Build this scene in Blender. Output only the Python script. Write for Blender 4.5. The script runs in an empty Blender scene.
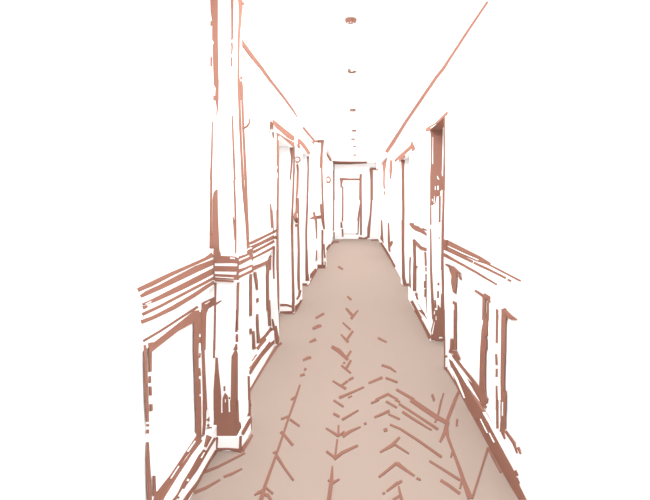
import bpy, bmesh, math
from mathutils import Vector

SC = bpy.context.scene
COL = SC.collection
EYE = 1.6                       # eye height above the floor, metres
F, CX, CY = 520.0, 355.0, 200.0  # focal length and vanishing point (650 x 500 frame)

# ------------------------------------------------------------------ materials
def mat(name, rgb, rough=0.9, bump=0.0, scale=40.0):
    m = bpy.data.materials.new(name); m.use_nodes = True
    nt = m.node_tree; b = nt.nodes['Principled BSDF']
    b.inputs['Base Color'].default_value = (*rgb, 1)
    b.inputs['Roughness'].default_value = rough
    b.inputs['Specular IOR Level'].default_value = 0.0
    if bump:
        n = nt.nodes.new('ShaderNodeTexNoise'); n.inputs['Scale'].default_value = scale
        tc = nt.nodes.new('ShaderNodeTexCoord')
        nt.links.new(tc.outputs['Object'], n.inputs['Vector'])
        bp = nt.nodes.new('ShaderNodeBump'); bp.inputs['Strength'].default_value = bump
        bp.inputs['Distance'].default_value = 0.002
        nt.links.new(n.outputs['Fac'], bp.inputs['Height'])
        nt.links.new(bp.outputs['Normal'], b.inputs['Normal'])
    return m

WHITE = mat('white_paint', (0.96, 0.96, 0.96), bump=0.03)
INK = mat('terracotta_line_paint', (0.282, 0.139, 0.104))
FLOOR = mat('tan_parquet', (0.288, 0.229, 0.195), bump=0.02)
FLOOR_INK_DARKENED = mat('line_paint_darkened_for_floor_light', (0.215, 0.106, 0.080))  # line paint darkened in its colour to offset stronger light on the floor
MATS = [WHITE, INK, FLOOR]

# ------------------------------------------------------------------ mesh helpers
def box(bm, x0, x1, y0, y1, z0, z1, mi=0):
    v = [bm.verts.new((x, y, z)) for z in (z0, z1) for y in (y0, y1) for x in (x0, x1)]
    for f in ((0, 2, 3, 1), (4, 5, 7, 6), (0, 1, 5, 4), (2, 6, 7, 3), (0, 4, 6, 2), (1, 3, 7, 5)):
        bm.faces.new([v[i] for i in f]).material_index = mi

def frustum(bm, lo, hi, mi=0):
    """prism between two quads (lists of 4 points)"""
    a = [bm.verts.new(p) for p in lo]; b = [bm.verts.new(p) for p in hi]
    bm.faces.new(a[::-1]).material_index = mi; bm.faces.new(b).material_index = mi
    for i in range(4):
        j = (i + 1) % 4
        bm.faces.new((a[i], a[j], b[j], b[i])).material_index = mi

def frame_bars(bm, x0, x1, y0, y1, z0, z1, w):
    box(bm, x0, x1, y0, y1, z1 - w, z1); box(bm, x0, x1, y0, y1, z0, z0 + w)
    box(bm, x0, x1, y0, y0 + w, z0 + w, z1 - w); box(bm, x0, x1, y1 - w, y1, z0 + w, z1 - w)

def lathe(bm, prof, c, axis='z', n=24, mi=0, sz=1.0):
    rings = []
    for r, h in prof:
        ring = []
        for k in range(n):
            a = 2 * math.pi * k / n
            if axis == 'z': p = (c[0] + r * math.cos(a), c[1] + r * math.sin(a), c[2] + h)
            else: p = (c[0] + r * math.cos(a), c[1] + h, c[2] + sz * r * math.sin(a))
            ring.append(bm.verts.new(p))
        rings.append(ring)
    for i in range(len(rings) - 1):
        for k in range(n):
            j = (k + 1) % n
            bm.faces.new((rings[i][k], rings[i][j], rings[i + 1][j], rings[i + 1][k])).material_index = mi
    for ring in (rings[0], rings[-1]):
        bm.faces.new(ring).material_index = mi

def tube(bm, pts, rads, mi=1, n=10):
    rings = []
    P = [Vector(p) for p in pts]
    for i, p in enumerate(P):
        t = (P[min(i + 1, len(P) - 1)] - P[max(i - 1, 0)]).normalized()
        a = t.cross(Vector((0, 1, 0.03))).normalized()
        if a.length < 0.1: a = t.cross(Vector((1, 0, 0))).normalized()
        b = t.cross(a)
        rings.append([bm.verts.new(p + rads[i] * (math.cos(2 * math.pi * k / n) * a + math.sin(2 * math.pi * k / n) * b)) for k in range(n)])
    for i in range(len(rings) - 1):
        for k in range(n):
            j = (k + 1) % n
            bm.faces.new((rings[i][k], rings[i][j], rings[i + 1][j], rings[i + 1][k])).material_index = mi
    bm.faces.new(rings[0]).material_index = mi; bm.faces.new(rings[-1]).material_index = mi

def torus(bm, c, R, r, sz=1.0, mi=1, a0=0.0, a1=2 * math.pi, axis='y', n=28, m=8):
    full = abs(a1 - a0 - 2 * math.pi) < 1e-6
    cnt = n if full else n + 1
    rings = []
    for k in range(cnt):
        a = a0 + (a1 - a0) * k / n
        ring = []
        for q in range(m):
            b = 2 * math.pi * q / m
            rr = R + r * math.cos(b); h = r * math.sin(b)
            if axis == 'y': p = (c[0] + rr * math.cos(a), c[1] + h, c[2] + sz * rr * math.sin(a))
            else: p = (c[0] + rr * math.cos(a), c[1] + rr * math.sin(a), c[2] + h)
            ring.append(bm.verts.new(p))
        rings.append(ring)
    for k in range(cnt if full else cnt - 1):
        A = rings[k]; B = rings[(k + 1) % cnt]
        for q in range(m):
            p = (q + 1) % m
            bm.faces.new((A[q], A[p], B[p], B[q])).material_index = mi
    if not full:
        bm.faces.new(rings[0]).material_index = mi; bm.faces.new(rings[-1]).material_index = mi

# ------------------------------------------------------------------ faces of the corridor that carry painted lines
# name: (axis, value, bounds of the two other axes in x,y,z order); z measured from eye level
CEIL = 1.5
FACES = {
 'floor': ('z', -EYE, (-1.0, 1.0), (1.5, 21.3)),
 'ceil':  ('z', CEIL, (-0.95, 0.95), (2.0, 21.3)),
 'wl':    ('x', -0.94, (-1.5, 5.88), (-EYE, CEIL)),
 'pl':    ('x', -0.925, (1.5, 3.122), (-1.44, -0.53)),
 'pls':   ('x', -0.925, (3.126, 3.295), (-1.44, -0.53)),
 'bls':   ('x', -0.885, (3.126, 3.295), (-EYE, -1.44)),
 'blts':  ('z', -1.44, (-0.925, -0.885), (3.126, 3.295)),
 'pl2':   ('x', -0.925, (3.5, 5.70), (-1.44, -0.53)),
 'rl':    ('x', -0.90, (1.5, 3.335), (-0.56, -0.30)),
 'rl2':   ('x', -0.90, (3.6, 5.70), (-0.56, -0.28)),
 'bl':    ('x', -0.885, (1.5, 5.86), (-EYE, -1.44)),
 'blt':   ('z', -1.44, (-0.925, -0.885), (1.5, 5.86)),
 'cl':    ('x', -0.88, (2.0, 21.3), (1.20, CEIL)),
 'p1f':   ('y', 3.33, (-0.94, -0.7575), (-EYE, CEIL)),
 'p1s':   ('x', -0.7575, (3.33, 3.80), (-EYE, CEIL)),
 'p1bf':  ('y', 3.305, (-0.94, -0.738), (-0.524, -0.31)),
 'p1bs':  ('x', -0.738, (3.305, 3.76), (-0.522, -0.345)),
 'p1pf':  ('y', 3.315, (-0.94, -0.722), (-EYE, -1.49)),
 'p1ps':  ('x', -0.722, (3.315, 3.62), (-EYE, -1.47)),
 'd1j':   ('x', -0.86, (5.70, 5.89), (-EYE, 0.742)),
 'd1h':   ('x', -0.86, (5.45, 7.36), (0.742, 0.90)),
 'd1r':   ('y', 7.36, (-1.12, -0.848), (-EYE, 0.76)),
 'p2s':   ('x', -0.848, (7.36, 8.36), (-EYE, 1.2)),
 'd2h':   ('x', -0.838, (7.6, 9.85), (0.78, 0.98)),
 'd2r':   ('y', 9.79, (-1.12, -0.875), (-EYE, 0.86)),
 'd2j':   ('x', -0.875, (9.79, 10.2), (-EYE, 0.95)),
 'w4':    ('x', -0.90, (9.79, 21.3), (-EYE, CEIL)),
 'w4b':   ('x', -0.885, (9.79, 21.3), (-EYE, -1.4)),
 'p3f':   ('y', 12.3, (-0.90, -0.70), (-EYE, CEIL)),
 'p3s':   ('x', -0.70, (12.3, 12.62), (-EYE, CEIL)),
 'ew':    ('y', 21.3, (-0.90, 0.95), (-EYE, CEIL)),
 'wr':    ('x', 0.90, (-1.5, 4.95), (-EYE, CEIL)),
 'rr':    ('x', 0.875, (1.5, 4.90), (-0.58, -0.33)),
 'rp':    ('x', 0.89, (3.42, 4.90), (-1.44, -0.50)),
 'rpc':   ('x', 0.89, (1.5, 3.40), (-1.44, -0.50)),
 'rbtc':  ('z', -1.44, (0.87, 0.89), (1.5, 3.40)),
 'rbta':  ('z', -1.44, (0.87, 0.89), (3.42, 4.90)),
 'rb':    ('x', 0.87, (1.5, 4.90), (-EYE, -1.44)),
 'rbt':   ('z', -1.44, (0.87, 0.89), (1.5, 4.95)),
 'cr':    ('x', 0.865, (2.0, 21.3), (1.24, CEIL)),
 'd3j':   ('x', 0.85, (4.90, 4.96), (-EYE, 0.79)),
 'd3f':   ('y', 4.90, (0.85, 0.90), (-EYE, 0.86)),
 'd3s':   ('z', 0.79, (0.85, 1.12), (4.95, 5.91)),
 'd1hf':  ('y', 5.48, (-0.94, -0.86), (0.742, 0.87)),
 'd1f':   ('y', 5.70, (-0.94, -0.86), (-EYE, 0.87)),
 'd3h':   ('x', 0.85, (4.65, 6.30), (0.79, 0.90)),
 'd3r':   ('y', 5.91, (0.85, 1.12), (-EYE, 0.79)),
 'r2w':   ('x', 0.88, (5.92, 8.42), (-EYE, CEIL)),
 'r2c':   ('x', 0.85, (5.92, 6.15), (-EYE, 0.86)),
 'r2r':   ('x', 0.86, (6.15, 8.42), (-0.50, -0.30)),
 'r2p':   ('x', 0.87, (6.15, 8.42), (-1.44, -0.52)),
 'r2b':   ('x', 0.86, (5.92, 8.42), (-EYE, -1.40)),
 'd4h':   ('x', 0.87, (7.6, 11.5), (0.74, 0.98)),
 'd4r':   ('y', 9.79, (0.89, 1.12), (-EYE, 0.80)),
 'd4j':   ('x', 0.89, (9.79, 10.2), (-EYE, 0.80)),
 'r4':    ('x', 0.95, (9.79, 21.3), (-EYE, CEIL)),
 'r4b':   ('x', 0.94, (9.79, 21.3), (-EYE, -1.45)),
}
AX = {'x': 0, 'y': 1, 'z': 2}

def project(px, py, face):
    axis, val, _, _ = FACES[face]
    d = Vector(((px - CX) / F, 1.0, -(py - CY) / F))
    c = d[AX[axis]]
    if abs(c) < 1e-6 or val / c <= 0.05: return None
    return d * (val / c)

def clip(poly, face):
    axis, val, b0, b1 = FACES[face]
    oth = [i for i in range(3) if i != AX[axis]]
    for i, (lo, hi) in zip(oth, (b0, b1)):
        for sgn, lim in ((1, lo), (-1, -hi)):
            out = []
            for k in range(len(poly)):
                a, b = poly[k - 1], poly[k]
                da, db = sgn * a[i] - lim, sgn * b[i] - lim
                if (da >= 0) != (db >= 0): out.append(a.lerp(b, da / (da - db)))
                if db >= 0: out.append(b)
            poly = out
            if len(poly) < 3: return None
    return poly

TICK = [0]
def raise_poly(bm, poly2d, faces, h, mi):
    TICK[0] += 1; h += (TICK[0] % 97) * 8e-6   # overlapping lines never share one level
    for fc in faces:
        pts = [project(x, y, fc) for x, y in poly2d]
        if any(p is None for p in pts): continue
        pts = clip(pts, fc)
        if not pts: continue
        q = [p for i, p in enumerate(pts) if (p - pts[i - 1]).length > 1e-5]
        if len(q) < 3: continue
        ax = AX[FACES[fc][0]]
        n = Vector((0, 0, 0)); n[ax] = -1.0 if FACES[fc][1] > 0 else 1.0
        if fc == 'floor' or fc in ('blt', 'rbt'): n = Vector((0, 0, 1))
        top = [bm.verts.new(p + n * h) for p in q]
        bot = [bm.verts.new(p - n * (0.002 + (TICK[0] % 97) * 8e-6)) for p in q]
        try:
            f = bm.faces.new(top); f.material_index = mi
            f.normal_update()
            flip = f.normal.dot(n) < 0
            if flip: f.normal_flip()
            for i in range(len(q)):
                j = (i + 1) % len(q)
                s = (top[i], bot[i], bot[j], top[j]) if not flip else (top[j], bot[j], bot[i], top[i])
                bm.faces.new(s).material_index = mi
            if len(q) > 4: bmesh.ops.triangulate(bm, faces=[f])
        except ValueError:
            pass

class Crop:
    """lines are noted in a magnified detail: origin and magnification"""
    def __init__(s, ox, oy, k=5.0): s.o = (ox, oy, k)
    def st(s, bm, faces, *lines, h=0.003, mi=1):
        ox, oy, k = s.o
        for L in lines:
            P = [Vector((ox + p[0] / k, oy + p[1] / k)) for p in L]
            W = [(max(p[2] / k, 0.9) + 0.32 if mi else max(p[2] / k, 0.4)) * 0.5 for p in L]
            nn = []
            for i in range(len(P)):
                t = P[min(i + 1, len(P) - 1)] - P[max(i - 1, 0)]
                t.normalize(); nn.append(Vector((-t.y, t.x)))
            for i in range(len(P) - 1):
                quad = [P[i] + nn[i] * W[i], P[i + 1] + nn[i + 1] * W[i + 1], P[i + 1] - nn[i + 1] * W[i + 1], P[i] - nn[i] * W[i]]
                raise_poly(bm, quad, faces, h, mi)
    def po(s, bm, faces, *polys, h=0.0025, mi=1):
        ox, oy, k = s.o
        for L in polys: raise_poly(bm, [(ox + x / k, oy + y / k) for x, y in L], faces, h, mi)
    def rc(s, bm, faces, *rs):
        for a, b, c, d in rs: s.po(bm, faces, [(a, b), (c, b), (c, d), (a, d)])
    def wh(s, bm, faces, *lines): s.st(bm, faces, *lines, h=0.006, mi=0)

A = Crop(130, 0); B = Crop(190, 80); C = Crop(130, 180); D = Crop(230, 130); E = Crop(230, 210)
FF = Crop(130, 250); G = Crop(130, 310); H = Crop(130, 400); J = Crop(230, 300)
K = Crop(320, 0); L = Crop(310, 100); M = Crop(390, 90); N = Crop(370, 170); O = Crop(400, 220)
P = Crop(400, 310); Q = Crop(400, 400); R = Crop(300, 180, 6.25); S = Crop(240, 400); T = Crop(330, 300)
U = Crop(330, 400); V = Crop(280, 240); Z = Crop(0, 0, 1.0)

# ------------------------------------------------------------------ object helpers
def link(name, bm, parent=None, mats=MATS, base=(0, 0, 0)):
    bmesh.ops.recalc_face_normals(bm, faces=[f for f in bm.faces if f.material_index == 99])
    me = bpy.data.meshes.new(name)
    if parent is not None: base = parent['_b']
    off = Vector((0, 0, EYE)) - Vector(base)
    for v in bm.verts: v.co += off
    bm.to_mesh(me); bm.free()
    for m in mats: me.materials.append(m)
    o = bpy.data.objects.new(name, me); COL.objects.link(o)
    if parent is not None: o.parent = parent
    else: o.location = base
    return o

def thing(name, label, cat, base, group=None):
    o = bpy.data.objects.new(name, None); COL.objects.link(o)
    o.empty_display_size = 0.1
    o.location = base; o['_b'] = list(base); o['label'] = label; o['category'] = cat
    if group: o['group'] = group
    return o

def struct(o, label):
    o['kind'] = 'structure'; o['label'] = label
    return o

new = bmesh.new

# ================================================================== SETTING
# ---- floor with its herringbone lines
b = new(); box(b, -1.35, 1.35, -0.3, 21.5, -EYE - 0.1, -EYE, 2)
fl = ['floor']
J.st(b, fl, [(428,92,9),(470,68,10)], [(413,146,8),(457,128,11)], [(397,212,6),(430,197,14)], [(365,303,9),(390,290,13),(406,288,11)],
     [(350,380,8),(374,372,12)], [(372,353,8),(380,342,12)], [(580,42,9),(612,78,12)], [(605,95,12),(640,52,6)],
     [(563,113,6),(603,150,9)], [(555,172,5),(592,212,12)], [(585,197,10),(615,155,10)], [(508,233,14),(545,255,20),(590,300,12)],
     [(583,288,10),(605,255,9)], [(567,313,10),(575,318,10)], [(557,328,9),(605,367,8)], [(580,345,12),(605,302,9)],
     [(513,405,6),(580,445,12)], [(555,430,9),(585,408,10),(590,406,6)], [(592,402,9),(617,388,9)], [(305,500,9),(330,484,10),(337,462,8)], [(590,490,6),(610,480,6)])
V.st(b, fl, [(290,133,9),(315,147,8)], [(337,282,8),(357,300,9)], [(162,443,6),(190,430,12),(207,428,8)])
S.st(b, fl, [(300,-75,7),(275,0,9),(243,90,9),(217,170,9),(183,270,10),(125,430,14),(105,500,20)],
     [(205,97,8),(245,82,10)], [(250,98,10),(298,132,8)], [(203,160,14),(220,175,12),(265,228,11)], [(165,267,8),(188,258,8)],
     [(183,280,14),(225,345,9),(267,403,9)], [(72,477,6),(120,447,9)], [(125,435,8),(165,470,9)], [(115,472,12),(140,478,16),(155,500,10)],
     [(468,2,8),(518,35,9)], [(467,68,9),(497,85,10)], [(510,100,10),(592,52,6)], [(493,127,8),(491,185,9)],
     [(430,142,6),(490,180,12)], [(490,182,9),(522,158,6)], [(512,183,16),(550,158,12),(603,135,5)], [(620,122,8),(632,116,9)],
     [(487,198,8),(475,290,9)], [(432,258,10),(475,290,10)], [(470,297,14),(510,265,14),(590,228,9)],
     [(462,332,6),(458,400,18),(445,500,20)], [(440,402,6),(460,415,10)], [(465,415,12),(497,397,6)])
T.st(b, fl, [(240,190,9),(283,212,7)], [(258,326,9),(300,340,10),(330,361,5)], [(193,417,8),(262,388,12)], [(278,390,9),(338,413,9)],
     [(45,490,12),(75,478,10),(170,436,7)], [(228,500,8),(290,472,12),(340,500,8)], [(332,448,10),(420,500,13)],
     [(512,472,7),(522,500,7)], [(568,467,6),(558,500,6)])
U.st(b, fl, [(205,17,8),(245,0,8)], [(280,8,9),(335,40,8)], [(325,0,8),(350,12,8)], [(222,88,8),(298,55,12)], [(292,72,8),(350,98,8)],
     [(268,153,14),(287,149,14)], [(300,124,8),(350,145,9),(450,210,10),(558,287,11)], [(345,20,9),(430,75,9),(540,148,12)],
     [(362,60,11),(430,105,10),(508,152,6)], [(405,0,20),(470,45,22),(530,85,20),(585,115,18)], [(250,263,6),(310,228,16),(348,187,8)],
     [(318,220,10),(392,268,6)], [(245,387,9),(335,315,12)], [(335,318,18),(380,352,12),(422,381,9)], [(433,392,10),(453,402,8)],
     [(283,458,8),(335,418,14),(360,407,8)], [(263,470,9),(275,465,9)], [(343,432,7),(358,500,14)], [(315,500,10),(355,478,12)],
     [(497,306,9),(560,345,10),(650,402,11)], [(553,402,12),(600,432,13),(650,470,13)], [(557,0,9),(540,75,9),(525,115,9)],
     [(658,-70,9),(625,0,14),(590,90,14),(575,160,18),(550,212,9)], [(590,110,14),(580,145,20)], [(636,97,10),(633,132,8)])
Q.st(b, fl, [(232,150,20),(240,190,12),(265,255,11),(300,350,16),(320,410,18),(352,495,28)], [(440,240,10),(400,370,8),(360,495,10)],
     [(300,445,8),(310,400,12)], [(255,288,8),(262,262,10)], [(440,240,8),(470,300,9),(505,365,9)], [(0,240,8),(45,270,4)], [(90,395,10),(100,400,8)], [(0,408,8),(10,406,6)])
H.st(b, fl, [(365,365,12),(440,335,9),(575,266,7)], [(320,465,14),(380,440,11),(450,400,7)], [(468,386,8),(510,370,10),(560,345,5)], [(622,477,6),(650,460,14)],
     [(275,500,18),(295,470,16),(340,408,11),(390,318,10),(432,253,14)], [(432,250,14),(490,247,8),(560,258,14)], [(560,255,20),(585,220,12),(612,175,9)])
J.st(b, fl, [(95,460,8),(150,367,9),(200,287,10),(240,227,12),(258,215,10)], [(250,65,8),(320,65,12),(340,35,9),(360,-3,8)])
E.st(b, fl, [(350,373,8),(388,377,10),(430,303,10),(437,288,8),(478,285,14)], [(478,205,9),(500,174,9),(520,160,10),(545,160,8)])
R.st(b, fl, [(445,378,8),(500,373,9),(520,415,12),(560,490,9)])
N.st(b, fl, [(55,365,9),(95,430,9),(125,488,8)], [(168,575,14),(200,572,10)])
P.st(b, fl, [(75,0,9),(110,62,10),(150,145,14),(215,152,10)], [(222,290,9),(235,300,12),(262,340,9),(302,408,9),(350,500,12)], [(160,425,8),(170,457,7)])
struct(link('floor', b, mats=[WHITE, FLOOR_INK_DARKENED, FLOOR]), 'tan parquet floor with terracotta herringbone joint lines')

# ---- ceiling
b = new(); box(b, -1.35, 1.35, -0.3, 21.5, CEIL, CEIL + 0.1)
L.st(b, ['ceil'], [(100,312,14),(200,314,12),(285,312,7)])
struct(link('ceiling', b), 'plain white corridor ceiling')

# ---- walls
b = new()
box(b, -1.35, -0.94, -0.3, 5.88, -EYE, CEIL)
box(b, -1.35, -1.15, 5.88, 7.36, -EYE, 0.76); box(b, -1.35, -0.94, 5.88, 7.36, 0.76, CEIL)
box(b, -1.35, -0.90, 7.36, 8.35, -EYE, CEIL)
box(b, -1.35, -1.15, 8.35, 9.79, -EYE, 0.86); box(b, -1.35, -0.90, 8.35, 9.79, 0.86, CEIL)
box(b, -1.35, -0.90, 9.79, 21.3, -EYE, CEIL)
D.st(b, ['d1f'], [(203,370,6),(207,430,10),(212,500,13)])
E.st(b, ['d1f'], [(207,0,11),(211,60,13),(214,105,10)])
E.st(b, ['d2r'], [(350,372,10),(385,373,11)], [(387,355,18),(385,310,12),(383,200,9)])
E.st(b, ['w4'], [(395,45,4),(420,38,14),(436,37,14)], [(418,10,10),(430,60,10),(434,145,5)], [(433,200,6),(432,280,10)])
E.st(b, ['w4'], [(480,180,7),(500,172,8)])
struct(link('wall_left', b), 'white left wall with deep door recesses')

b = new()
box(b, 0.90, 1.35, -0.3, 4.95, -EYE, CEIL)
box(b, 1.15, 1.35, 4.95, 5.92, -EYE, 0.79); box(b, 0.90, 1.35, 4.95, 5.92, 0.79, CEIL)
box(b, 0.88, 1.35, 5.92, 8.40, -EYE, CEIL)
box(b, 1.15, 1.35, 8.40, 9.79, -EYE, 0.80); box(b, 0.95, 1.35, 8.40, 9.79, 0.80, CEIL)
box(b, 0.95, 1.35, 9.79, 21.3, -EYE, CEIL)
L.st(b, ['r4'], [(380,250,20),(374,290,24),(372,320,20),(371,360,10),(370,420,8),(372,445,8)], [(362,300,8),(368,325,6)], [(406,300,12),(404,350,15),(402,395,8)])
L.rc(b, ['r4'], (367, 455, 376, 475))
R.st(b, ['r4'], [(510,250,8),(513,340,12),(510,390,24),(520,420,10)], [(553,268,9),(556,380,14),(560,450,12)], [(562,420,8),(572,395,16),(576,380,8)], [(530,430,8),(562,492,8)])
O.st(b, ['r2w'], [(52,185,5),(48,260,8),(50,400,14)])
struct(link('wall_right', b), 'white right wall with deep door recesses')

b = new(); box(b, -1.35, 1.35, 21.3, 21.5, -EYE, CEIL)
L.st(b, ['ew'], [(100,313,14),(200,315,12),(285,312,7)], [(118,318,7),(118,400,8),(119,500,8)])
R.st(b, ['ew'], [(207,0,9),(210,150,9),(208,320,8)], [(213,325,7),(212,380,8)], [(205,385,14),(243,385,14)], [(245,368,8),(272,369,8)])
struct(link('wall_back', b), 'white end wall of the corridor with terracotta ceiling line')

# ---- baseboards
b = new()
box(b, -0.94, -0.885, -0.3, 3.33, -EYE, -1.44); box(b, -0.94, -0.885, 3.74, 5.70, -EYE, -1.44)
H.st(b, ['bl', 'blt'], [(425,190,10),(400,230,9),(330,350,8),(270,430,9),(215,505,10)],
     [(395,180,26),(375,235,12)], [(372,250,12),(350,285,22),(320,340,22),(270,420,20),(235,490,14)])
H.st(b, ['bl'], [(432,253,14),(390,318,10),(340,408,12),(295,470,16),(272,504,18)])
H.wh(b, ['bl', 'blt'], [(368,262,3),(352,290,5)], [(283,405,8),(288,395,8)], [(262,445,5),(240,482,6)])
J.st(b, ['bl', 'blt'], [(105,305,14),(130,270,16)], [(100,345,12),(160,270,18),(205,215,22)], [(95,368,14),(180,242,12),(225,205,14)])
J.st(b, ['bl'], [(95,460,8),(150,365,9),(200,285,10),(240,225,14)], [(92,380,7),(92,465,7)])
struct(link('baseboard_left', b), 'white left baseboard outlined in terracotta, nearer the viewer')

b = new(); box(b, -0.90, -0.885, 10.2, 12.3, -EYE, -1.42); box(b, -0.90, -0.885, 12.6, 21.3, -EYE, -1.42)
E.st(b, ['w4b'], [(385,350,10),(430,295,12)], [(400,340,8),(432,308,9)], [(480,200,10),(500,172,9)])
E.rc(b, ['w4'], (430, 285, 438, 300))
struct(link('baseboard_left_far', b), 'white left baseboard past the second doorway')

b = new(); box(b, 0.87, 0.90, -0.3, 4.90, -EYE, -1.44)
P.po(b, ['rb', 'rbt', 'd3f'], [(245,245),(262,255),(330,370),(420,490),(425,510),(345,510),(325,470),(270,340)])
P.st(b, ['rb', 'd3f'], [(235,300,12),(260,340,9),(300,410,9),(350,500,10)])
P.wh(b, ['rb'], [(256,290,8),(285,345,10),(322,430,4)], [(298,380,4),(325,440,5)])
Q.po(b, ['rb', 'rbt', 'd3f'], [(318,0),(375,0),(440,110),(520,260),(575,360),(600,430),(635,500),(595,500),(520,370),(450,250),(430,210)])
Q.wh(b, ['rb', 'rbt', 'd3f'], [(405,95,3),(440,165,4)], [(450,165,3),(474,212,5)], [(455,255,3),(480,305,4)])
Q.st(b, ['rb', 'rbt'], [(428,50,12),(455,95,10),(490,142,14)], [(578,352,9),(590,378,8)], [(585,390,9),(598,418,7)])
struct(link('baseboard_right', b), 'white right baseboard with heavy terracotta edge, nearer the viewer')

b = new(); box(b, 0.86, 0.88, 5.92, 8.40, -EYE, -1.40)
O.po(b, ['r2b'], [(78,395),(90,400),(160,480),(170,505),(140,505)])
O.st(b, ['r2b'], [(58,405,12),(105,492,12)])
P.po(b, ['r2b'], [(92,0),(165,0),(165,62),(150,68),(138,45)])
P.st(b, ['r2b', 'd3r', 'r2c'], [(75,0,10),(110,60,12),(152,142,16)])
P.wh(b, ['r2b'], [(122,8,6),(150,58,6)])
struct(link('baseboard_right_middle', b), 'white right baseboard between the two right doorways')

b = new(); box(b, 0.94, 0.95, 10.15, 21.3, -EYE, -1.45)
N.st(b, ['r4b'], [(55,362,9),(95,427,9),(125,485,8)])
struct(link('baseboard_right_far', b), 'white right baseboard past the second doorway')

# ---- chair rails and cornices
b = new(); box(b, -0.94, -0.90, -0.3, 3.305, -0.55, -0.31); box(b, -0.94, -0.92, -0.3, 3.305, -0.575, -0.55)
FF.st(b, ['rl'], [(38,200,18),(100,172,22),(200,122,18),(300,78,14),(380,42,14),(412,22,22)],
      [(52,232,12),(80,216,20),(150,185,22),(250,135,27),(330,95,30),(420,58,24)],
      [(62,272,10),(120,250,18),(250,188,26),(350,138,28),(420,102,26)], [(64,289,16),(85,281,8)],
      [(60,322,14),(150,280,12),(260,222,12),(370,165,12),(420,138,12)],
      [(55,360,18),(120,335,16),(220,285,20),(320,225,18),(380,185,16),(420,160,14)])
FF.wh(b, ['rl'], [(72,271,2),(100,258,4)])
struct(link('trim_1', b), 'chair rail of five terracotta lines on the near left wall')

b = new(); box(b, -0.94, -0.90, 3.80, 5.70, -0.55, -0.31); box(b, -0.94, -0.92, 3.80, 5.70, -0.575, -0.55)
E.st(b, ['rl2', 'd1f'], [(65,180,8),(120,158,14),(180,128,10),(222,108,12)], [(88,198,20),(150,168,14),(222,133,18)],
     [(95,222,14),(160,188,10),(222,155,13)], [(115,240,8),(170,212,10),(222,184,12)])
struct(link('trim_2', b), 'short chair rail between the near left column and first left doorway')

b = new(); box(b, 0.875, 0.90, -0.3, 4.90, -0.57, -0.35); box(b, 0.888, 0.90, -0.3, 4.90, -0.595, -0.57)
O.po(b, ['rr', 'd3j', 'd3f'], [(215,95),(240,100),(400,180),(420,192),(455,215),(450,226),(380,205),(300,172),(215,130)])
O.wh(b, ['rr'], [(240,130,2),(320,168,3),(395,200,4)])
O.st(b, ['rr', 'd3j', 'd3f'], [(215,138,14),(280,168,14),(365,210,10)], [(380,190,6),(480,240,7),(605,305,8)], [(370,213,10),(440,245,10),(530,290,9)],
     [(540,298,9),(557,305,9)], [(218,172,16),(245,186,14),(280,205,11),(380,260,10),(485,323,7)])
struct(link('trim_3', b), 'chair rail fading to the right on the near right wall')

b = new(); box(b, 0.86, 0.88, 6.15, 8.40, -0.50, -0.32)
N.st(b, ['r2r'], [(198,267,6),(215,282,18),(235,292,26),(260,305,18),(288,328,6)], [(200,268,8),(222,270,6)], [(262,293,8),(288,303,6)])
struct(link('trim_4', b), 'short chair rail between the two right doorways')

b = new(); box(b, -0.94, -0.88, 3.43, 7.36, 1.22, CEIL); box(b, -0.90, -0.88, 7.36, 12.3, 1.22, CEIL); box(b, -0.90, -0.88, 12.6, 21.3, 1.22, CEIL)
A.st(b, ['cl'], [(546,192,16),(600,268,17),(650,332,15)])
B.st(b, ['cl'], [(350,-70,14),(400,0,12),(470,90,11),(510,145,9),(537,187,4)], [(565,235,8),(620,303,10)])
D.st(b, ['cl'], [(415,57,10),(442,57,11)], [(415,57,12),(415,87,12)], [(465,90,8),(505,157,9)], [(492,146,9),(512,140,10)])
struct(link('trim_5', b), 'white left cornice with terracotta lower line')

b = new(); box(b, 0.865, 0.90, -0.3, 5.92, 1.25, CEIL); box(b, 0.865, 0.95, 8.40, 21.3, 1.25, CEIL); box(b, 0.865, 0.88, 5.92, 8.40, 1.25, CEIL)
Z.st(b, ['cr'], [(488,1.5,1.8),(470,28,2.2),(450,58.5,2.4),(444,68,2.8),(436,78,2.8),(421,100,3),(406,122,2.8),(386.5,152.5,3.6)])
struct(link('trim_6', b), 'white right cornice with terracotta lower line')

# ---- doors
def door(name, label, base):
    o = bpy.data.objects.new(name, None); COL.objects.link(o); o.empty_display_size = 0.1
    o.location = base; o['_b'] = list(base); o['kind'] = 'structure'; o['label'] = label
    return o

def recess_leaf(d, x, sx, y0, y1, top):
    b = new(); box(b, min(x, x + sx * 0.045), max(x, x + sx * 0.045), y0 + 0.25, y1 - 0.25, -EYE + 0.005, top - 0.08)
    for z0, z1 in ((-1.4, -0.75), (-0.55, top - 0.25)):
        frame_bars(b, min(x - sx * 0.012, x), max(x - sx * 0.012, x), y0 + 0.37, y1 - 0.37, z0, z1, 0.035)
    link('door_leaf', b, d)
    b = new(); tube(b, [(x, y0 + 0.31, -0.58), (x - sx * 0.045, y0 + 0.31, -0.58), (x - sx * 0.05, y0 + 0.42, -0.58)], [0.01, 0.01, 0.009])
    link('handle', b, d)

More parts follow.
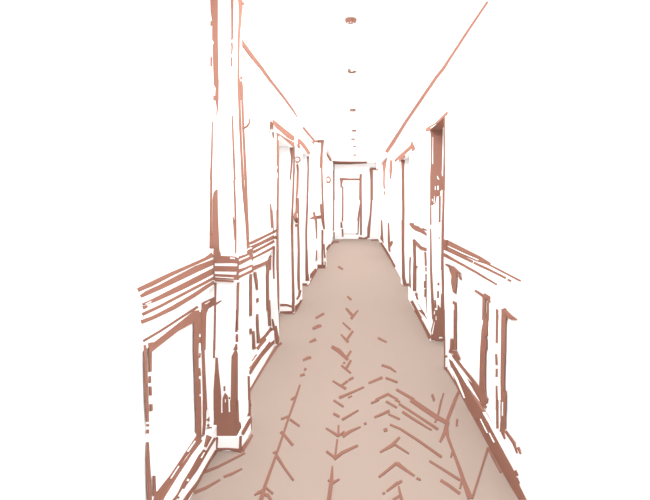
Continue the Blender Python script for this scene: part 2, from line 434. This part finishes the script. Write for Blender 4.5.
d = door('door_1', 'first doorway on the left, deep white recess with slanting terracotta lintel', (-0.9, 6.6, 0))
b = new(); box(b, -0.94, -0.86, 5.70, 5.88, -EYE, 0.742); box(b, -0.94, -0.86, 5.48, 7.36, 0.742, 0.87)
B.po(b, ['d1h', 'p2s', 'd1hf'], [(413,195),(425,204),(525,285),(528,296),(512,304),(490,292),(428,238),(414,216)])
B.st(b, ['d1f', 'd1h', 'd1hf'], [(405,207,12),(403,260,8)], [(413,215,6),(417,292,5)])
B.st(b, ['d1j', 'd1h'], [(428,265,10),(480,298,14),(500,312,18)], [(434,265,10),(434,350,11),(434,430,9)])
B.rc(b, ['d1j'], (427, 443, 436, 463))
B.st(b, ['d1hf', 'd1f'], [(413,215,6),(417,292,5)])
B.st(b, ['d1j'], [(440,300,5),(441,500,6)])
D.st(b, ['d1j'], [(240,240,8),(237,400,9),(237,500,10)])
E.st(b, ['d1j', 'd1f'], [(222,108,10),(234,100,10)], [(222,133,16),(233,142,8)], [(237,0,10),(237,100,9),(238,300,9),(241,420,9),(245,500,10)], [(220,180,10),(218,280,8),(220,345,6)])
J.st(b, ['d1j', 'd1f'], [(245,0,9),(249,100,9),(254,215,9)], [(225,130,14),(232,180,18),(240,218,22)], [(212,95,6),(222,150,14)], [(235,220,18),(256,215,10)])
link('casing', b, d)
b = new(); box(b, -1.15, -0.94, 7.345, 7.36, -EYE, -1.46)   # plinth of the far reveal
FACES['d1p'] = ('y', 7.345, (-1.15, -0.84), (-EYE, -1.4))
box(b, -0.94, -0.85, 7.345, 7.36, -EYE, -1.46)
E.st(b, ['d1p'], [(250,475,12),(285,475,10),(312,485,8)])
J.st(b, ['d1p'], [(250,62,10),(315,62,13)], [(316,10,12),(316,60,13)])
link('plinth', b, d)
b = new(); box(b, -1.12, -0.94, 7.352, 7.36, -1.46, 0.76); box(b, -0.94, -0.85, 7.352, 7.36, -1.46, 0.76)
FACES['d1r'] = ('y', 7.352, (-1.12, -0.848), (-1.46, 0.76))
D.st(b, ['d1r', 'd1h'], [(303,55,16),(310,140,9),(306,200,8),(301,250,6)], [(318,60,12),(322,150,9),(316,300,8),(312,400,9),(310,480,9)])
E.st(b, ['d1r'], [(312,0,9),(310,80,13),(312,200,10),(315,350,11),(318,500,13)])
link('jamb', b, d)
recess_leaf(d, -1.15 + 0.045, -1, 5.88, 7.36, 0.76)

d = door('door_2', 'second doorway on the left, narrow recess beyond the lamp', (-0.9, 9.1, 0))
b = new(); box(b, -0.848, -0.838, 7.6, 8.35, 0.82, 0.94); box(b, -0.90, -0.838, 8.35, 9.85, 0.82, 0.94); box(b, -0.90, -0.875, 9.79, 10.1, -EYE, 0.82)
D.st(b, ['d2h'], [(338,43,8),(352,58,16),(370,80,17),(398,120,12)], [(343,50,9),(345,122,9)])
D.st(b, ['d2r', 'd2j'], [(390,120,9),(391,190,7),(388,300,8),(386,400,9)])
E.st(b, ['d2r', 'd2j'], [(385,0,9),(381,110,9),(382,200,9),(383,300,12),(388,355,18)])
link('casing', b, d)
recess_leaf(d, -1.15 + 0.045, -1, 8.35, 9.79, 0.86)

d = door('door_3', 'first doorway on the right with dark terracotta shaded jamb', (0.9, 5.4, 0))
b = new(); box(b, 0.85, 0.90, 4.90, 4.95, -EYE, 0.86); box(b, 0.85, 0.90, 4.95, 5.92, 0.79, 0.86); box(b, 0.85, 0.88, 5.92, 6.3, 0.79, 0.86); box(b, 0.85, 0.90, 4.78, 4.90, 0.79, 0.86)
box(b, 0.85, 0.88, 5.92, 6.15, -EYE, 0.79)
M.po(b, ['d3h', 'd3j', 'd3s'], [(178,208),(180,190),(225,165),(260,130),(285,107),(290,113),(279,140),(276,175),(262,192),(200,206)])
M.wh(b, ['d3h'], [(205,190,3),(235,171,3),(263,152,2)])
M.st(b, ['d3j', 'd3r'], [(275,135,9),(273,300,8),(270,500,10)])
N.st(b, ['d3j', 'd3r'], [(370,0,11),(367,200,10),(363,350,11),(361,500,12)])
O.st(b, ['d3j', 'd3r'], [(213,0,9),(212,200,11),(215,350,10),(217,500,12)])
P.st(b, ['d3j', 'd3r'], [(218,0,12),(220,120,10),(222,230,11),(220,290,12)])
P.st(b, ['d3j', 'd3f'], [(225,232,9),(248,232,9)], [(244,235,11),(243,285,13)], [(225,292,12),(245,292,14)])
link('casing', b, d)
b = new(); box(b, 0.852, 1.12, 5.91, 5.92, -EYE, 0.79)
FACES['d3r'] = ('y', 5.91, (0.852, 1.12), (-EYE, 0.80))
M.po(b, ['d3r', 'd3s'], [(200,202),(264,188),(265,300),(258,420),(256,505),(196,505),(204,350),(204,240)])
M.st(b, ['d3r'], [(262,420,8),(257,500,10)])
M.wh(b, ['d3r', 'd3s'], [(237,430,4),(239,442,6),(245,447,4)], [(214,235,2),(213,370,4)], [(226,480,3),(226,500,4)], [(240,478,3),(240,500,4)], [(265,200,3),(264,300,5),(262,430,5)])
N.po(b, ['d3r'], [(298,90),(352,90),(352,125),(345,132),(334,132),(328,165),(310,178),(300,160)])
N.wh(b, ['d3r'], [(340,80,6),(339,100,6)], [(322,130,2),(320,165,4)], [(311,145,4),(313,155,4)])
N.st(b, ['d3r'], [(302,160,8),(303,272,8)], [(302,292,7),(303,400,9),(305,500,9)], [(349,130,9),(348,262,8)])
N.po(b, ['d3r'], [(342,332), (351,340), (343,348)])
O.st(b, ['d3r'], [(152,45,8),(155,250,9),(162,400,12),(170,495,18)], [(153,0,8),(153,25,7)], [(198,-5,8),(197,10,8)], [(190,355,8),(190,390,8)], [(175,400,8),(178,440,8)])
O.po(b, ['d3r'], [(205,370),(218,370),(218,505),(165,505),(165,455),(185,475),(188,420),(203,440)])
O.rc(b, ['d3r'], (187, 313, 197, 327))
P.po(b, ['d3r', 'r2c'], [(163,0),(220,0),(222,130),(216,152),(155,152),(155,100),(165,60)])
P.wh(b, ['d3r'], [(172,5,5),(171,22,4)], [(172,60,3),(160,120,6)], [(195,138,8),(212,138,6)], [(180,30,3),(180,50,4)])
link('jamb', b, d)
recess_leaf(d, 1.15 - 0.045, 1, 4.95, 5.92, 0.79)

d = door('door_4', 'second doorway on the right, narrow and plain white', (0.9, 9.1, 0))
b = new(); box(b, 0.87, 0.88, 7.7, 8.40, 0.76, 0.92); box(b, 0.87, 0.95, 8.40, 11.4, 0.76, 0.92); box(b, 0.89, 0.95, 9.79, 10.1, -EYE, 0.76)
L.st(b, ['d4h'], [(422,307,10),(460,275,16),(500,240,16),(512,222,12)], [(508,208,8),(517,240,14),(514,290,12),(513,333,8)], [(452,280,12),(449,350,7)])
L.st(b, ['d4h', 'd4r', 'd4j'], [(465,275,22),(464,330,14),(465,400,10),(465,500,11)])
N.st(b, ['d4r', 'd4j'], [(165,0,12),(167,200,11),(165,400,11),(168,500,12)])
N.st(b, ['r2w'], [(71,-10,9),(71,110,7)])
O.st(b, ['d4r', 'd4j'], [(14,0,12),(15,150,11),(18,290,14),(25,325,20),(45,322,12)])
link('casing', b, d)
recess_leaf(d, 1.15 - 0.045, 1, 8.40, 9.79, 0.80)

d = door('door_5', 'tall white door in the end wall outlined in terracotta', (0.08, 21.3, 0))
FACES['ed'] = ('y', 21.27, (-0.9, 0.95), (-EYE, CEIL))
b = new()
def ez(y): return -(y - 200) / F * 21.27
def ex(x): return (x - 355) / F * 21.27
box(b, ex(338.5), ex(342.5), 21.27, 21.3, -EYE, ez(177)); box(b, ex(359.5), ex(372), 21.27, 21.3, -EYE, ez(167)); box(b, ex(342.5), ex(359.5), 21.27, 21.3, ez(180), ez(177))
L.st(b, ['ed'], [(148,395,12),(200,397,9),(252,397,9)], [(158,400,13),(155,438,6)], [(163,432,6),(164,500,7)], [(254,370,11),(252,420,11),(252,500,12)],
     [(305,345,16),(308,400,12),(308,500,12)], [(300,343,11),(340,345,7)])
R.st(b, ['ed'], [(267,40,8),(267,180,8),(265,260,9)], [(258,262,10),(260,300,12)], [(265,305,9),(267,355,8)],
     [(380,0,11),(381,180,12),(381,345,10)], [(376,150,6),(365,240,12),(357,340,14)],
     [(365,362,16),(400,370,16),(428,355,16),(430,300,18),(440,225,11),(448,100,11),(446,0,12)])
link('frame', b, d)
b = new(); box(b, ex(342.5), ex(359.5), 21.28, 21.3, -EYE + 0.01, ez(180))
for z0, z1 in ((-1.4, -0.8), (-0.6, 0.65)): frame_bars(b, ex(344.5), ex(357.5), 21.275, 21.28, z0, z1, 0.04)
link('door_leaf', b, d)
b = new(); lathe(b, [(0.02, 0.0), (0.03, -0.03), (0.025, -0.05)], (ex(344), 21.28, -0.6), 'y', 12, 0)
link('handle', b, d)

# ================================================================== THINGS
# ---- near left column
t = thing('pilaster', 'tall near left column with banded collar and dark shaded foot', 'column', (-0.85, 3.5, 0))
b = new()
frustum(b, [(-0.94,3.33,-1.51),(-0.7575,3.33,-1.51),(-0.7575,3.74,-1.51),(-0.94,3.74,-1.51)], [(-0.94,3.33,-0.3),(-0.7575,3.33,-0.3),(-0.7575,3.66,-0.3),(-0.94,3.66,-0.3)])
frustum(b, [(-0.94,3.33,-0.3),(-0.7575,3.33,-0.3),(-0.7575,3.66,-0.3),(-0.94,3.66,-0.3)], [(-0.94,3.33,CEIL),(-0.7575,3.33,CEIL),(-0.7575,3.42,CEIL),(-0.94,3.42,CEIL)])
pf, ps = ['p1f'], ['p1s']
A.po(b, pf, [(401,-10),(440,-10),(440,200),(442,300),(444,400),(444,500),(431,500),(429,480),(427,455),(432,430),(424,420),(418,400),(416,330),(413,230),(420,212),(411,200),(411,110),(403,60)])
A.rc(b, pf, (402,105,411,130), (402,285,411,333), (416,478,424,500))
B.po(b, pf, [(120,0),(145,0),(144,70),(141,140),(137,178),(131,178),(133,140),(125,90),(128,40),(118,22)])
B.rc(b, pf, (117, 78, 126, 103))
A.st(b, pf, [(511,-5,14),(512,60,10),(511,190,9),(508,200,8)], [(509,212,8),(511,240,7),(508,272,5)]); A.rc(b, pf, (504,286,513,333))
A.st(b, ps, [(548,-5,16),(551,40,16),(548,110,12),(543,190,10),(541,300,8),(541,420,9),(545,500,10)], [(540,-5,10),(568,22,8)], [(554,405,9),(558,430,11),(560,500,10)])
A.rc(b, ps, (550,380,560,398))
B.st(b, pf, [(112,208,5),(110,350,7),(105,500,10)], [(212,178,6),(216,300,8),(220,400,9),(224,500,8)])
B.st(b, ps, [(243,-5,10),(247,150,10),(255,350,9),(263,500,10)], [(255,5,9),(260,80,9),(266,250,9),(278,500,11)])
C.st(b, pf, [(407,0,10),(405,150,9),(403,350,10),(400,385,14)], [(521,0,8),(525,100,8),(530,250,9),(531,380,10)], [(516,185,5),(520,215,8),(526,300,6)])
C.po(b, pf, [(418,62),(430,48),(439,45),(440,150),(444,250),(450,385),(402,385),(407,330),(411,250),(413,100)])
C.st(b, ps, [(562,0,10),(572,120,9),(582,220,9),(587,300,10),(590,350,14)], [(578,0,10),(583,150,10),(590,300,9)])
FF.st(b, pf + ps, [(540,140,10),(537,300,9),(531,410,9)], [(532,430,7),(533,450,7)], [(530,470,7),(532,500,7)])
FF.st(b, pf, [(428,155,9),(426,300,8),(422,500,9)], [(425,272,10),(458,253,4)])
FF.po(b, pf, [(357,265),(427,232),(427,272),(390,295)])
G.po(b, pf + ps, [(428,235),(440,240),(444,300),(455,400),(460,500),(418,500),(418,400),(425,300)], [(530,190),(538,220),(538,500),(503,500),(506,300),(508,230)],
     [(475,412),(490,430),(490,500),(460,500),(463,440)])
G.rc(b, pf, (468,380,477,405))
G.st(b, pf, [(422,150,9),(420,240,9)], [(497,435,7),(498,500,8)], [(533,175,10),(520,200,7)])
G.st(b, pf + ps, [(535,0,9),(535,100,9)], [(535,120,8),(534,160,10)])
H.po(b, pf + ps, [(418,0),(540,0),(545,120),(560,170),(556,190),(500,182),(430,187),(415,150),(420,100)])
H.st(b, ps, [(545,110,6),(560,172,12)], [(597,0,9),(597,80,9)]); H.rc(b, ps, (598,20,606,30))
H.wh(b, pf, [(460,-5,5),(460,62,5)], [(497,-5,7),(498,58,6)], [(478,-5,3),(478,10,3)])
J.st(b, ps, [(92,380,8),(95,500,8)])
link('shaft', b, t)
b = new()
box(b, -0.94, -0.738, 3.305, 3.76, -0.518, -0.345); box(b, -0.94, -0.744, 3.312, 3.75, -0.526, -0.518)
bf, bs = ['p1bf'], ['p1bs']
FF.po(b, bf, [(400,2),(452,8),(455,28),(525,32),(552,45),(552,70),(520,66),(425,66),(402,66)])
FF.wh(b, bf, [(502,40,5),(525,42,5)])
FF.st(b, bf, [(405,92,26),(545,95,26)], [(410,132,26),(545,137,24)], [(425,152,8),(518,157,8)], [(412,60,22),(412,150,22)], [(546,60,14),(537,150,14)])
FF.wh(b, bf, [(428,134,3),(520,140,3)])
E.st(b, bs, [(30,243,14),(80,225,9),(128,198,9)], [(40,268,18),(85,247,14),(120,228,12)], [(40,306,18),(80,290,9),(108,277,9)], [(34,340,14),(70,322,10),(122,298,12)],
     [(100,215,16),(112,242,12),(125,260,10),(115,280,12),(118,300,18)], [(100,180,30),(98,215,24)])
link('collar', b, t)
b = new(); box(b, -0.94, -0.722, 3.315, 3.62, -EYE, -1.51)
H.st(b, ['p1pf'], [(432,247,14),(490,244,9),(556,252,15)], [(436,185,9),(432,245,10)], [(555,180,14),(552,250,14)])
H.st(b, ['p1ps'], [(560,172,14),(600,100,16),(612,85,12)], [(558,252,18),(590,200,12),(612,165,9)], [(608,90,10),(612,175,8)])
link('plinth', b, t)

# ---- pier between the left doorways
t = thing('pilaster', 'narrow left pier between the two left doorways, behind the round lamp', 'column', (-0.87, 7.85, 0))
b = new(); box(b, -0.90, -0.848, 7.36, 8.35, -EYE, 1.2)
D.st(b, ['p2s'], [(305,485,12),(340,475,12)])
E.st(b, ['p2s'], [(303,87,12),(340,74,12)], [(340,70,10),(343,200,10),(342,340,12),(345,400,9)], [(350,400,12),(345,430,10),(333,447,8)], [(318,495,18),(340,475,10),(360,452,7)], [(341,-60,6),(343,70,7)])
J.st(b, ['p2s'], [(318,63,14),(332,52,12),(345,25,10),(357,0,8)])
link('shaft', b, t)

t = thing('pilaster', 'distant left column rising to the ceiling near the end wall', 'column', (-0.8, 12.45, 0))
b = new(); box(b, -0.90, -0.70, 12.3, 12.6, -1.45, CEIL)
p3 = ['p3f', 'p3s']
D.st(b, p3, [(434,57,11),(468,57,12)], [(464,50,12),(457,130,12),(452,190,8)], [(460,80,9),(459,200,8),(463,350,9),(468,480,10)])
E.st(b, p3, [(432,37,14),(465,33,16)], [(455,-30,12),(458,0,14),(465,60,12),(472,97,8)], [(462,100,9),(462,270,8)], [(470,170,6),(474,240,7)])
link('shaft', b, t)
b = new(); box(b, -0.90, -0.695, 12.29, 12.61, -EYE, -1.45)
FACES['p3p'] = ('y', 12.29, (-0.90, -0.69), (-EYE, -1.45))
E.st(b, ['p3p'], [(432,284,22),(478,284,18)], [(462,240,9),(463,285,9)], [(476,230,7),(477,285,7)])
link('plinth', b, t)

# ---- wainscot panels
def panel(label, x0, x1, y0, y1, z0, z1, w, draw, grp='wainscot panels along the walls'):
    t = thing('wainscot_panel', label, 'wall panel', ((x0 + x1) / 2, (y0 + y1) / 2, z0 + EYE), grp)
    b = new(); frame_bars(b, x0, x1, y0, y1, z0, z1, w); draw(b); link('frame', b, t)
    b = new()
    xi = x1 if x1 > 0 else x0
    box(b, (x0 if x0 < 0 else x0 + 0.009), (x1 if x0 > 0 else x1 - 0.009), y0 + w, y1 - w, z0 + w, z1 - w); link('field', b, t)

def dr(b):
    f = ['pl', 'blt', 'bl']; g = ['pl']
    FF.st(b, g, [(65,455,10),(150,405,9),(250,340,9),(320,295,12),(338,283,10)])
    FF.po(b, g, [(90,465),(105,472),(200,398),(318,305),(345,300),(345,345),(325,358),(240,405),(135,487),(100,515),(92,500)])
    G.po(b, g, [(92,165),(112,160),(130,190),(108,207),(95,205)])
    G.st(b, g, [(335,20,30),(332,60,24),(330,200,20),(333,350,16),(338,500,18)], [(349,10,7),(350,120,8)], [(349,215,4),(346,240,5)], [(345,290,8),(348,330,9)], [(346,345,7),(348,420,8)], [(348,432,9),(350,500,9)],
         [(73,175,10),(77,300,11),(82,420,11),(85,500,11)], [(99,170,12),(101,250,10),(101,310,9)], [(101,382,8),(103,428,8)], [(105,470,9),(106,500,9)])
    G.rc(b, g, (344,135,352,165), (95,330,104,365))
    H.st(b, f, [(83,0,12),(87,110,8)], [(88,147,8),(88,168,8)], [(88,210,6),(90,300,12),(94,400,15),(98,505,16)], [(120,378,8),(122,450,10),(124,480,14)],
         [(338,0,18),(341,100,20),(343,190,24)], [(350,25,9),(352,170,10)])
    H.rc(b, f, (84,120,94,133), (101,22,110,57))
    H.po(b, f, [(330,180),(358,188),(340,215),(280,282),(250,330),(200,405),(165,465),(135,505),(112,510),(125,468),(200,375),(270,270)])
    H.wh(b, f, [(322,205,4),(285,258,6)], [(240,330,3),(200,392,3)])
    H.st(b, f, [(357,200,14),(300,275,12),(240,360,14),(190,440,14),(150,510,22)])
panel('large near left wainscot panel, its bottom corner running off the frame', -0.94, -0.925, 2.2, 3.115, -1.42, -0.60, 0.06, dr)
def dr(b):
    g = ['pls']; f = ['pls', 'blts', 'bls']
    FF.po(b, g, [(357,265),(427,232),(427,272),(390,295),(380,320),(376,500),(357,500)])
    FF.wh(b, g, [(372,270,2),(410,248,2)])
    G.st(b, g, [(367,0,22),(364,60,14),(362,150,12),(367,300,14),(374,500,18)])
    H.st(b, f, [(372,0,18),(370,120,12),(365,180,10)], [(410,75,12),(390,105,16)], [(385,128,10),(412,124,10)], [(388,140,6),(410,138,6)])
panel('narrow sliver of wainscot panel tucked against the near left column', -0.94, -0.925, 3.13, 3.29, -1.42, -0.55, 0.03, dr)
def dr(b):
    g = ['pl2', 'd1f']; f = ['pl2', 'blt', 'd1f']
    E.st(b, g, [(112,292,20),(150,277,14),(195,257,14)], [(192,262,12),(200,235,12),(207,228,8)], [(105,320,8),(105,500,9)], [(125,310,10),(132,350,10),(137,400,5)],
         [(192,260,12),(188,330,10),(190,500,9)], [(200,240,12),(200,300,8)])
    E.rc(b, g, (134,440,143,462))
    J.st(b, f, [(105,0,8),(105,80,8)], [(103,142,8),(106,170,9)], [(118,155,6),(122,245,12)], [(137,70,8),(140,150,8),(145,215,12)],
         [(195,0,9),(200,130,12)], [(145,215,16),(180,175,14),(210,140,18)], [(135,245,16),(180,195,12)])
panel('left wainscot panel between the near column and the first left doorway', -0.94, -0.925, 4.35, 5.65, -1.42, -0.58, 0.05, dr)
def dr(b):
    g = ['rp', 'd3f']; f = ['rp', 'rbta', 'd3f']
    O.st(b, g, [(225,220,5),(265,240,16),(300,268,10)], [(295,275,9),(305,297,8)], [(277,410,7),(277,500,8)])
    O.po(b, g, [(240,230),(285,250),(285,300),(279,370),(265,360),(255,310),(258,280)]); O.rc(b, g, (264,405,272,422))
    P.st(b, f, [(275,0,10),(275,200,11)], [(258,143,9),(257,200,12)], [(245,205,14),(280,215,16),(298,247,8)], [(265,225,14),(330,310,12),(370,360,14),(400,400,12)], [(350,335,9),(365,350,9)])
    P.po(b, f, [(335,342),(400,398),(412,420),(410,470),(380,420)])
    O.st(b, g, [(375,352,8),(420,382,12),(440,395,14)], [(420,372,12),(490,410,10),(550,445,9)], [(440,400,12),(490,427,12)], [(421,380,12),(418,500,11)], [(442,410,8),(440,500,9)])
    P.st(b, f, [(418,0,11),(424,60,12),(420,100,20),(415,200,24),(412,350,26),(412,430,30)], [(442,0,9),(434,80,12)], [(430,80,14),(432,130,12)], [(431,145,6),(430,200,6)],
         [(412,420,30),(425,470,26)])
    Q.st(b, f, [(405,0,18),(425,15,24),(438,-10,14)], [(410,15,12),(432,38,10)])
panel('near right wainscot panel beside the first right doorway casing', 0.89, 0.90, 3.42, 4.86, -1.42, -0.56, 0.05, dr)
def dr(b):
    g = ['rpc']; f = ['rpc', 'rbtc']
    O.st(b, g, [(485,445,6),(488,480,9),(487,500,9)])
    O.po(b, g, [(510,445),(525,440),(530,465),(580,492),(585,500),(560,500),(535,485),(530,502),(512,502)])
    P.st(b, f, [(487,0,10),(485,165,8)], [(482,220,9),(485,275,9)], [(485,293,8),(484,335,8)], [(484,378,6),(486,500,9)], [(520,-5,20),(516,200,18),(513,350,15),(515,500,14)],
         [(525,405,10),(523,500,9)], [(528,10,16),(560,35,11),(583,48,6)])
    Q.st(b, f, [(488,0,9),(488,142,10)], [(517,0,24),(515,100,20),(514,160,24)], [(514,160,16),(525,195,6)], [(528,155,10),(570,215,12),(587,265,6)], [(590,235,8),(604,270,6)])
    Q.wh(b, f, [(517,10,4),(516,80,4)])
panel('rightmost near right wainscot panel, only its left edge drawn', 0.89, 0.90, 1.9, 3.28, -1.42, -0.56, 0.06, dr)
def dr(b):
    g = ['r2p']
    O.st(b, g, [(70,97,12),(73,200,9),(72,290,13),(72,355,12)], [(75,110,12),(105,140,14),(138,150,14)], [(127,160,8),(130,230,9)], [(125,305,8),(125,340,8)],
         [(128,345,8),(127,385,8)], [(133,270,10),(138,400,14),(143,470,16)], [(80,365,10),(88,398,8)], [(82,230,7),(84,238,7)])
    O.rc(b, g, (127,235,134,258))
panel('small right wainscot panel between the two right doorways', 0.87, 0.88, 6.3, 8.0, -1.38, -0.52, 0.05, dr)

# ---- round wall lamps and hook
t = thing('wall_lamp', 'round ringed lamp on the left pier with a wavy cord hanging to a switch', 'lamp', (-0.83, 7.42, 0 + EYE + 0.56), 'round wall lamps')
c = (-0.818, 7.40, (200 - 159.6) / F * 7.40)
b = new(); torus(b, c, 0.036, 0.015); link('rim', b, t)
b = new(); lathe(b, [(0.012, -0.016), (0.028, -0.008), (0.034, 0.0), (0.028, 0.012), (0.01, 0.02)], c, 'y', 20, 0); link('globe', b, t)
b = new(); lathe(b, [(0.009, -0.02), (0.010, -0.012)], (c[0] + 0.004, c[1], c[2]), 'y', 12, 1); link('knob', b, t)
b = new()
def p2(x, y, xx=-0.834):
    Y = xx * F / (x - CX); return (xx, Y, -(y - CY) / F * Y)
tube(b, [p2(297.2, 164), p2(297.6, 170), p2(297.4, 180), p2(297.2, 190), p2(296.4, 198), p2(296.6, 206), p2(296.2, 213)], [0.022, 0.024, 0.024, 0.022, 0.017, 0.022, 0.022]); link('cord', b, t)
b = new()
tube(b, [p2(295.6, 213), p2(295.2, 217), p2(296.2, 220), p2(296.8, 222.5)], [0.02, 0.026, 0.03, 0.014]); link('switch', b, t)

t = thing('wall_lamp', 'tiny round ringed lamp on the far left wall next to the end door', 'lamp', (-0.85, 16.0, EYE + 0.6), 'round wall lamps')
c = ((328.3 - CX) / F * 16.0, 16.0, (200 - 179.7) / F * 16.0)
b = new(); torus(b, c, 0.062, 0.028, 1.35); link('rim', b, t)
b = new(); lathe(b, [(0.02, -0.02), (0.05, -0.01), (0.06, 0.0), (0.05, 0.02), (0.02, 0.03)], c, 'y', 20, 0, 1.35); link('globe', b, t)
b = new(); tube(b, [(c[0], c[1] + 0.02, c[2]), (-0.905, c[1] + 0.02, c[2])], [0.02, 0.02], 0); link('arm', b, t)
b = new(); lathe(b, [(0.016, -0.035), (0.018, -0.02)], (c[0] + 0.005, c[1], c[2] + 0.01), 'y', 12, 1); link('knob', b, t)

b = new()
def hk(x, y, Y=3.46): return ((x - CX) / F * Y, Y, -(y - CY) / F * Y)
tube(b, [hk(242.5, 129), hk(244.6, 128), hk(247, 126.4), hk(249, 123.8), hk(249.8, 121), hk(249.2, 118.6)], [0.0055, 0.0065, 0.008, 0.007, 0.006, 0.005])
base = Vector(hk(244, 128)) + Vector((0, 0, EYE))
o = link('wall_hook', b, base=tuple(base))
o['label'] = 'small curved terracotta hook on the side of the near left column'; o['category'] = 'hook'

# ---- ceiling lights
LAMPS = [(350.8, 20.5, 'first ceiling light, largest and nearest, a dark oval disc'),
         (352.0, 70.8, 'second ceiling light, pale with only its far rim dark'),
         (352.7, 110.2, 'third ceiling light from the viewer along the corridor'),
         (354.0, 130.8, 'fourth ceiling light from the viewer along the corridor'),
         (353.0, 139.2, 'fifth ceiling light, third from the end wall'),
         (354.5, 146.6, 'sixth ceiling light, second from the end wall'),
         (354.6, 155.0, 'last ceiling light, closest to the end wall')]
LP = []
for i, (px, py, lab) in enumerate(LAMPS):
    Y = (CEIL - 0.012) * F / (CY - py); X = (px - CX) / F * Y
    LP.append((X, Y))
    t = thing('ceiling_light', lab, 'ceiling light', (X, Y, EYE + CEIL), 'ceiling lights in a row')
    m_body = 0 if i == 1 else 1
    prof = [(0.046, 0.0), (0.048, -0.012), (0.044, -0.024), (0.034, -0.030)] if i != 1 else [(0.046, 0.0), (0.045, -0.006), (0.04, -0.012)]
    b = new(); lathe(b, prof, (X, Y, CEIL), 'z', 28, m_body)
    if i == 1:
        torus(b, (X, Y, CEIL - 0.018), 0.036, 0.014, 1, 1, math.radians(5), math.radians(185), 'z')
        lathe(b, [(0.013, 0), (0.013, -0.03), (0.006, -0.034)], (X - 0.03, Y - 0.03, CEIL), 'z', 10, 1)
    link('housing', b, t)
    b = new()
    if i == 1: lathe(b, [(0.022, -0.010), (0.016, -0.018)], (X, Y, CEIL), 'z', 16, 0)
    else:
        for dx, dy in ((-0.022, -0.008), (0.020, 0.004), (0.0, -0.018)):
            lathe(b, [(0.006, -0.026), (0.005, -0.034)], (X + dx, Y + dy, CEIL), 'z', 10, 0)
    link('lens', b, t)

# ================================================================== LIGHT
POWER, FRONT, LAST = 8.0, (0.75, 0.95, 1.05), 1.6
def lamp(y0, y1, power):  # added area strips without fixtures; the modelled ceiling lights do not emit
    """added fill strips under one stretch of ceiling, on both sides of the row of ceiling lights"""
    for x in (-0.3, 0.3):
        l = bpy.data.lights.new('added_fill_strip', 'AREA'); l.shape = 'RECTANGLE'
        l.size = 0.3; l.size_y = y1 - y0; l.energy = power * 0.85 * (y1 - y0)
        o = bpy.data.objects.new('added_fill_strip', l); COL.objects.link(o)
        o.location = (x, (y0 + y1) / 2, EYE + CEIL - 0.001)
edges = [-0.2, 2.0, 3.4] + [(LP[i][1] + LP[i + 1][1]) / 2 for i in range(6)] + [19.2, 21.2]
for i in range(len(edges) - 1):
    lamp(edges[i], edges[i + 1], POWER * (FRONT[i] if i < 3 else LAST if edges[i] > 19 else 1.0))

w = bpy.data.worlds.new('world'); SC.world = w; w.use_nodes = True
w.node_tree.nodes['Background'].inputs['Color'].default_value = (1, 1, 1, 1)
w.node_tree.nodes['Background'].inputs['Strength'].default_value = 1.6

# ================================================================== CAMERA
cd = bpy.data.cameras.new('camera'); cam = bpy.data.objects.new('camera', cd); COL.objects.link(cam)
cam.location = (0, 0, EYE); cam.rotation_euler = (math.pi / 2, 0, 0)
cd.sensor_width = 36; cd.lens = F / 650 * 36
cd.shift_x = -(CX - 325) / 650; cd.shift_y = -(250 - CY) / 650
cd.clip_start = 0.05
SC.camera = cam
for o in COL.objects:
    if '_b' in o: del o['_b']
vs = SC.view_settings
vs.view_transform = 'Standard'; vs.look = 'None'; vs.gamma = 1; vs.use_curve_mapping = False
vs.exposure = 0.67
